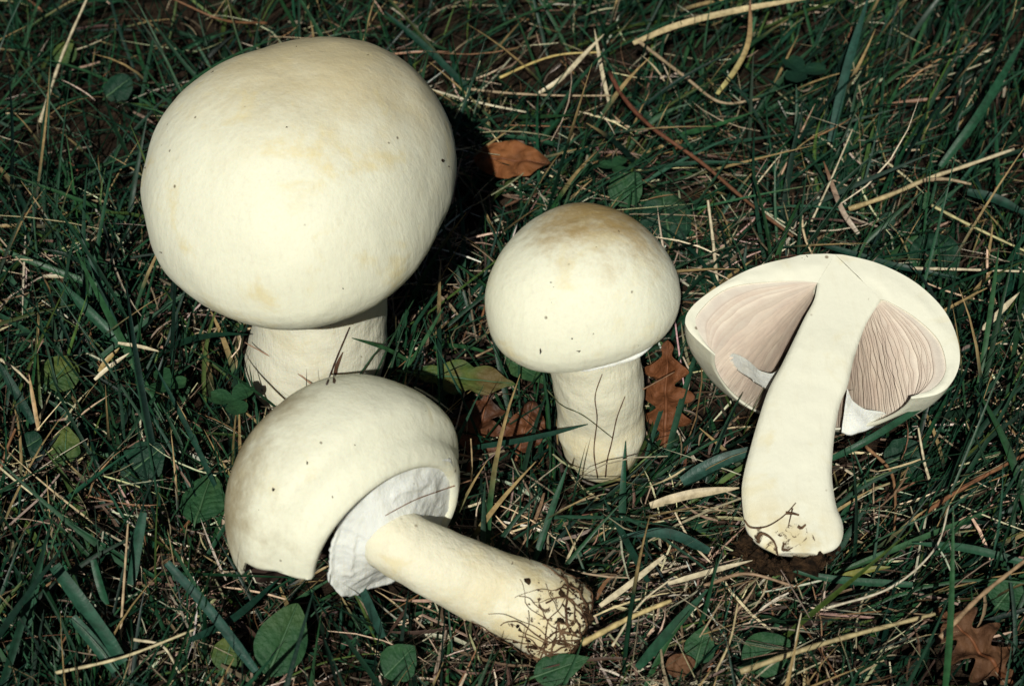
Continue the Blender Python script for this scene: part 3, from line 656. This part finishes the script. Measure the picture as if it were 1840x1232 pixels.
S([(240, 1148), (292, 1160), (322, 1208)], 7, PALE, (.016, .012), 'short bowed pale stalk beside the cut blades')
S([(100, 1040), (140, 1085), (170, 1128)], 6, (.52, .38, .18), (.018, .012), 'thin ochre stalk along a wide cut blade')
S([(215, 1160), (222, 1060), (230, 940)], 7, (.45, .33, .2), (.006, .028), 'tall tan stalk standing behind the wide cut blades')
D_([(170, 682), (195, 660), (232, 634)], 9, PALE, (.016, .022), 'pale pointed blade near the yellow green round leaf')
D_([(178, 668), (190, 650), (214, 625)], 11, (.35, .25, .10), (.014, .020), 'ochre brown blade under the pale pointed blade')
D_([(70, 775), (62, 730), (52, 672)], 9, (.42, .28, .14), (.008, .022), 'upright brown blade by the small round leaf')
D_([(212, 616), (250, 622), (290, 632)], 7, PALE, (.020, .020), 'short bowed pale straw left of the largest cap')
S([(0, 645), (30, 665), (55, 690)], 7, PALE, (.02, .014), 'pale straw meeting the upright brown blade')
S([(0, 845), (15, 800), (28, 770)], 8, BRN, (.008, .02), 'rusty bent blade in the grass left of the small round leaf')
S([(845, 878), (848, 830), (846, 788)], 5, (.5, .36, .2), (.010, .034), 'thin straw standing against the toppled cap\'s edge')
S([(587, 690), (604, 645), (628, 588)], 4, (.06, .035, .03), (.014, .036), 'dark thin stalk leaning on the thick stem', lean=True)
D_([(600, 688), (604, 660), (616, 632)], 7, (.10, .05, .03), (.016, .026), 'dead brown shred against the thick stem', lean=True)
S([(560, 690), (520, 660), (440, 615)], 4, (.30, .18, .12), (.016, .022), 'thin brown stalk slanting before the thick stem')
S([(855, 640), (910, 615), (985, 590)], 5, (.32, .22, .13), (.014, .012), 'brown stalk curving between the largest and young mushrooms')
S([(1074, 858), (1067, 810), (1073, 752), (1069, 712), (1082, 672)], 3.0, (.13, .07, .04), (.006, .042), 'hair-thin brown stalk upright against the young stem', lean=True)
S([(1088, 856), (1091, 826), (1099, 795), (1108, 752), (1123, 712)], 3.2, (.10, .05, .03), (.006, .034), 'dark wiry stalk leaning on the young stem', lean=True)
S([(1120, 715), (1150, 702), (1212, 668)], 3.6, (.25, .15, .09), (.033, .036), 'wiry brown side stalk near the rusty lobed leaf')
S([(847, 862), (800, 878), (745, 898), (692, 926)], 3, (.22, .12, .07), (.03, .03), 'thin brown fibre draped over the torn veil', lean=True)
Gb([(845, 805), (950, 788), (1056, 762)], 10, G2, (.010, .030), 'dark green blade reaching across the young stem')
Gb([(962, 1005), (990, 920), (1020, 835)], 11, G1, (.008, .030), 'upright green blade right of the toppled veil')
S([(983, 700), (1010, 728), (1048, 746), (1100, 786)], 3.0, (.06, .07, .03), (.036, .026), 'thin dark stalk crossing the young stem', lean=True)
Gb([(850, 170), (770, 90), (690, 20)], 12, G2, (.008, .026), 'long dark blade slanting up behind the largest cap')
Gb([(222, 1190), (155, 1095), (98, 1016)], 25, (.018, .070, .042), (.010, .026), 'widest square-cut green blade in the turf', tipw=.8)
Gb([(208, 1205), (170, 1155), (130, 1108)], 20, (.018, .070, .042), (.008, .020), 'shorter square-cut green blade beside the widest one', tipw=.8)
Gb([(460, 1205), (380, 1100), (300, 1010)], 18, TEAL, (.010, .028), 'cut green blade slanting below the toppled cap', tipw=.7)
Gb([(235, 1050), (245, 985), (258, 920)], 19, (.02, .07, .045), (.010, .028), 'upright wide blade behind the cut blades', tipw=.6)
Gb([(192, 1085), (180, 1050), (168, 1005)], 14, G1, (.012, .022), 'short square-ended green blade above the widest one', tipw=.8)
Gb([(688, 1145), (662, 1085), (640, 1032)], 16, TEAL, (.012, .014), 'blue green blade emerging under the toppled veil')
Gb([(340, 1150), (420, 1110), (500, 1040)], 13, G2, (.014, .012), 'dark blade running in below the toppled cap')
Gb([(1492, 255), (1520, 130), (1562, -10)], 15, TEAL, (.008, .045), 'tall wide blue green blade beyond the halved cap')
Gb([(1690, 300), (1760, 205), (1840, 70)], 15, G1, (.010, .040), 'tall wide green blade leaning over the forked stalk')
Gb([(1225, 865), (1285, 832), (1352, 808)], 24, TEAL, (.010, .018), 'wide blue green blade beside the halved stem', tipw=.6)
Gb([(1275, 990), (1200, 958), (1118, 962)], 18, TEAL, (.012, .012), 'arched blue green blade in the straw')
Gb([(1165, 1045), (1130, 980), (1085, 895)], 12, G2, (.012, .012), 'dark blade crossing the straw below the young stem')
Gb([(1738, 345), (1790, 358), (1850, 388)], 17, G2, (.018, .014), 'wide dark blade near the straight pale stalk')
Gb([(1758, 690), (1775, 590), (1795, 445)], 9, G3, (.010, .038), 'tall thin green blade right of the halved cap')
Gb([(1145, 1200), (1215, 1120), (1272, 1058)], 18, G1, (.010, .020), 'broad green blade slanting through the straw')
Gb([(1480, 440), (1600, 475), (1725, 500)], 11, G2, (.014, .012), 'long dark blade lying along the halved cap\'s edge')
Gb([(1640, 1050), (1500, 1040), (1400, 1018)], 13, G1, (.012, .014), 'level green blade below the halved stem')
Gb([(1840, 1010), (1740, 985), (1640, 975)], 14, G1, (.014, .018), 'green blade lying below the rusty stalk')
Gb([(1500, 1030), (1610, 985), (1780, 915)], 10, G3, (.010, .02), 'narrow green blade beside the bowed whitish stalk')
Gb([(1510, 1035), (1565, 1022), (1600, 1018)], 13, (.17, .17, .035), (.012, .014), 'yellow green blade below the halved stem')
Gb([(1480, 830), (1560, 790), (1720, 690)], 12, G1, (.014, .030), 'green blade crossing below the halved cap')
Gb([(735, 655), (765, 608), (797, 552)], 7, G3, (.012, .034), 'slim green blade right of the thick stem')
Gb([(735, 648), (690, 625), (632, 607)], 7, G3, (.012, .032), 'slim green blade crossing the thick stem')
Gb([(215, 615), (165, 565), (105, 505)], 17, G1, (.010, .024), 'broad green blade left of the largest cap')
Gb([(232, 640), (175, 500), (140, 405)], 8, G2, (.008, .036), 'long slim blade left of the largest cap')
Gb([(395, 890), (335, 765), (278, 655)], 9, G2, (.008, .028), 'long slim blade behind the toppled cap')
Gb([(60, 760), (20, 690), (-10, 640)], 15, G2, (.01, .026), 'wide dark blade by the rusty bent blade')

# ---------------------------------------------------------------- grass and thatch
EYE = Vector(CAM)
def join_bvh(lst):
    V_ = []; F_ = []; off = 0
    for v, f_ in lst:
        V_ += [tuple(q) for q in v]; F_ += [tuple(int(i)+off for i in q) for q in f_]; off += len(v)
    return BVHTree.FromPolygons(V_, F_)
BVT = join_bvh(TOP+TOPL)
def flow(x, y):
    """mean direction (angle, spread) in which the trampled grass leans"""
    A_ = np.array([(-.16, .12, 95, 70), (-.16, 0, 105, 55), (-.12, -.10, 112, 45), (-.02, .15, 60, 60), (.05, .06, 40, 75), (.17, .15, 56, 22), (.20, .05, 48, 35), (.16, -.05, 40, 45), (.14, -.11, 28, 35), (.05, -.12, 35, 35), (-.03, -.13, 70, 60)])
    d2 = (x[:, None]-A_[:, 0])**2+(y[:, None]-A_[:, 1])**2+1e-4; w = d2**-1.6; w /= w.sum(1)[:, None]
    return np.radians(w@A_[:, 2]), np.radians(w@A_[:, 3])
def ribbons(rx, ry, rz, az, el0, bend, length, width, K, fold, side):
    """N curved tapering ribbons; returns N x K x 3 x 3 (spine points, three across)"""
    N = len(rx); t = np.linspace(0, 1, K); ds = length/(K-1)
    P = np.zeros((N, K, 3)); P[:, 0] = np.stack([rx, ry, rz], -1); T = np.zeros((N, K, 3))
    for k in range(K):
        el = el0-bend*t[k]; a = az+side*t[k]
        T[:, k] = np.stack([np.cos(el)*np.cos(a), np.cos(el)*np.sin(a), np.sin(el)], -1)
        if k: P[:, k] = P[:, k-1]+T[:, k-1]*ds[:, None]
    P[..., 2] = np.maximum(P[..., 2], .0015)
    S_ = np.stack([-np.sin(az), np.cos(az), 0*az], -1)[:, None]; S_ = S_-(S_*T).sum(-1, keepdims=True)*T
    tw = RNG.normal(0, .8, N)[:, None, None]; B = np.cross(T, S_); S2 = S_*np.cos(tw)+B*np.sin(tw); B2 = np.cross(T, S2)
    w = width[:, None]/2*np.minimum(1, .65+t*1.2)[None]*(1-.9*np.maximum(0, (t-.45)/.55)**1.5)[None]
    w = w[..., None]
    return P, np.stack([P-S2*w, P-B2*w*fold, P+S2*w], 2)
def keep_mask(P, front_ok):
    N, K = P.shape[:2]; ok = np.ones(N, bool)
    near = (np.abs(P[:, 0, 0]) < .27) & (P[:, 0, 1] > -.22) & (P[:, 0, 1] < .25); lay = RNG.random(N) < .75
    for i in np.nonzero(near)[0]:
        for k in range(K):
            v = Vector(P[i, k])
            if k:
                d = v-pv; L_ = d.length
                if L_ > 0 and BVH.ray_cast(pv, d/L_, L_+.0008)[0] is not None: ok[i] = False; break
            pv = v
            dv = (v-EYE).normalized(); h = BVH.ray_cast(v, dv, .12)
            if lay[i] and BVT.ray_cast(v, dv, .05)[0] is not None: ok[i] = False; break      # the named stalks and leaves lie on top
            if h[0] is not None:
                # photographer cleared the view: only low growth near the stem feet may stand in front
                if h[0].z > ((.014 if h[0].x < -.03 else .010) if h[0].y < -.095 else .026) or not front_ok[i]: ok[i] = False; break
    return ok
def hull_inside(x, y):
    """true where a root would sit under one of the stems or caps touching the ground"""
    r = np.zeros(len(x), bool)
    for c, rad in ((bA, .024), (bB, .010), (cC, .022), ((.114, -.06), .0)): r |= (x-c[0])**2+(y-c[1])**2 < rad**2
    return r
def scatter(n, x0, x1, y0, y1): return RNG.uniform(x0, x1, n), RNG.uniform(y0, y1, n)
def emit(name, P, R, cols, mat, label, cat):
    N, K = P.shape[:2]; V = R.reshape(-1, 3)
    g = gridfaces(K, 3); Fc = (np.arange(N)[:, None, None]*(K*3)+g[None]).reshape(-1, 4)
    c = np.repeat(cols, K*3, 0).reshape(N, K, 3, 3)
    c = c*np.clip(1+RNG.normal(0, .16, (N, 1, 3, 1)), .5, 1.6)*np.clip(1+RNG.normal(0, .07, (N, K, 1, 1)), .7, 1.3)     # keel and margins differ
    if cat == 'grass':                                            # some tips have died back
        w = (RNG.random(N) < .16)[:, None]*np.clip((np.linspace(0, 1, K)[None]-RNG.uniform(.3, .9, N)[:, None])*6, 0, 1)
        c = c*(1-w[..., None, None])+np.array([.34, .24, .11])*w[..., None, None]
    o = mesh_obj(name, V, Fc.astype(np.int32), mat, None, None, cols=c.reshape(-1, 3)); tag(o, label, cat, None, 'stuff'); return o
def pick(N, table, p, jit=.25):
    t = np.array(table)[RNG.choice(len(table), N, p=np.array(p)/sum(p))]; return t*np.clip(1+RNG.normal(0, jit, (N, 1)), .35, 1.8)*np.clip(1+RNG.normal(0, .08, (N, 3)), .7, 1.3)

GREENS = [(.006, .029, .016), (.009, .042, .021), (.016, .056, .023), (.018, .060, .032), (.050, .085, .020), (.004, .018, .012)]
GP = [3, 4, 3.2, 2, 1.0, 2]
STR = [(.48, .41, .28), (.34, .26, .18), (.19, .13, .09), (.09, .055, .038), (.58, .53, .41), (.20, .10, .05), (.05, .035, .027)]
SP = [2, 2.5, 3, 3, 1.4, .8, 3.5]
def grass_layer(name, n, box, lmin, lmax, wmin, wmax, elm, els, K, label, core):
    x, y = scatter(n, *box)
    if not core:
        m_ = ~((np.abs(x) < .30) & (y > -.24) & (y < .34)); x, y = x[m_], y[m_]
    m_ = ~hull_inside(x, y); x, y = x[m_], y[m_]; N = len(x)
    clump = np.array([noise.noise(Vector((a*22, b*22, 3))) for a, b in zip(x, y)])
    m_ = RNG.random(N) < (.58+1.15*clump)*np.interp(y, [.06, .16], [1, .7])*np.where((x < 0) & (y > .06), .72, 1); x, y = x[m_], y[m_]; N = len(x)  # grass thinned toward the back, dark gaps standing in for light falloff
    a, s = flow(x, y); az = a+RNG.normal(0, 1, N)*s
    el = np.radians(np.clip(RNG.normal(elm, els, N), 5, 85)); bend = np.radians(RNG.uniform(0, 55, N))
    ln = lmin+(lmax-lmin)*RNG.beta(1.6, 2.4, N); wd_ = wmin+(wmax-wmin)*RNG.beta(1.3, 3.2, N)
    P, R = ribbons(x, y, np.full(N, .0), az, el, bend, ln, wd_, K, .3, RNG.normal(0, .35, N))
    if core:
        k = keep_mask(P, RNG.random(N) < .7); P, R = P[k], R[k]; N = len(P)
    emit(name, P, R, pick(N, GREENS, GP, .22), GRASS, label, 'grass')
def straw_layer(name, n, box, core, lmin, lmax, wmin, wmax, zmax, label, table=STR, p=SP, tilt=9):
    x, y = scatter(n, *box)
    if not core:
        m_ = ~((np.abs(x) < .30) & (y > -.24) & (y < .34)); x, y = x[m_], y[m_]
    m_ = ~hull_inside(x, y); x, y = x[m_], y[m_]; N = len(x)
    patch = np.array([noise.noise(Vector((a*16, b*16, 9))) for a, b in zip(x, y)])
    bias = np.exp(-(((x-.05)/.09)**2+((y+.105)/.05)**2))*.6+np.exp(-(((x-.0)/.07)**2+((y-.10)/.06)**2))*.35
    m_ = RNG.random(N) < (.50+.75*patch)*np.interp(y-x*.3, [.02, .13], [1, .28])+bias; x, y = x[m_], y[m_]; N = len(x)  # fewer straws toward the back, imitating light that fades with distance
    a, s = flow(x, y); az = a+RNG.normal(0, 1, N)*(s*1.3)+np.pi*(RNG.random(N) < .5)
    ln = lmin+(lmax-lmin)*RNG.beta(1.3, 2.5, N); wd_ = wmin+(wmax-wmin)*RNG.beta(1.3, 3.5, N)
    el = np.radians(RNG.normal(0, tilt, N)); rz = zmax*RNG.beta(1.5, 1.5, N)+.001
    P, R = ribbons(x, y, rz, az, el, np.radians(RNG.normal(0, 20, N)), ln, wd_, 5, .35, RNG.normal(0, .5, N))
    if core:
        k = keep_mask(P, RNG.random(N) < .4); P, R = P[k], R[k]; N = len(P)
    emit(name, P, R, pick(N, table, p, .28), STRAW, label, 'dry grass')
CORE = (-.30, .30, -.24, .34); WIDE = (-1.0, 1.0, -.9, 1.6)
straw_layer('dry_thatch', 19000, CORE, True, .006, .045, .0003, .0019, .012, 'tangled tan and brown dead grass matted beneath the green blades')
grass_layer('grass', 19000, CORE, .020, .09, .0005, .0031, 30, 18, 8, 'dark green grass blades leaning all ways round the mushrooms', True)
grass_layer('fine_grass', 13000, CORE, .010, .05, .0004, .0013, 40, 25, 6, 'fine short grass shoots filling gaps between the longer blades', True)
straw_layer('loose_straw', 5600, CORE, True, .012, .065, .0003, .0013, .021, 'loose pale straws lying on top of the green grass', [(.56, .49, .34), (.42, .34, .23), (.26, .15, .08), (.64, .60, .49)], [3, 3, 1.5, 1], 12)
FRONT = (-.10, .09, -.20, -.085)
straw_layer('low_thatch', 2600, FRONT, True, .006, .028, .0003, .0016, .008, 'short dead grass bits pressed flat beneath the toppled mushroom')
grass_layer('low_grass', 2200, FRONT, .010, .032, .0006, .0026, 16, 9, 6, 'short low green grass pressed down beneath the toppled mushroom', True)
grass_layer('meadow_grass', 30000, WIDE, .03, .09, .0012, .0045, 36, 18, 6, 'green grass of the surrounding lawn beyond the mushrooms', False)
straw_layer('meadow_thatch', 18000, WIDE, False, .02, .06, .0008, .003, .012, 'dead grass matted in the surrounding lawn')
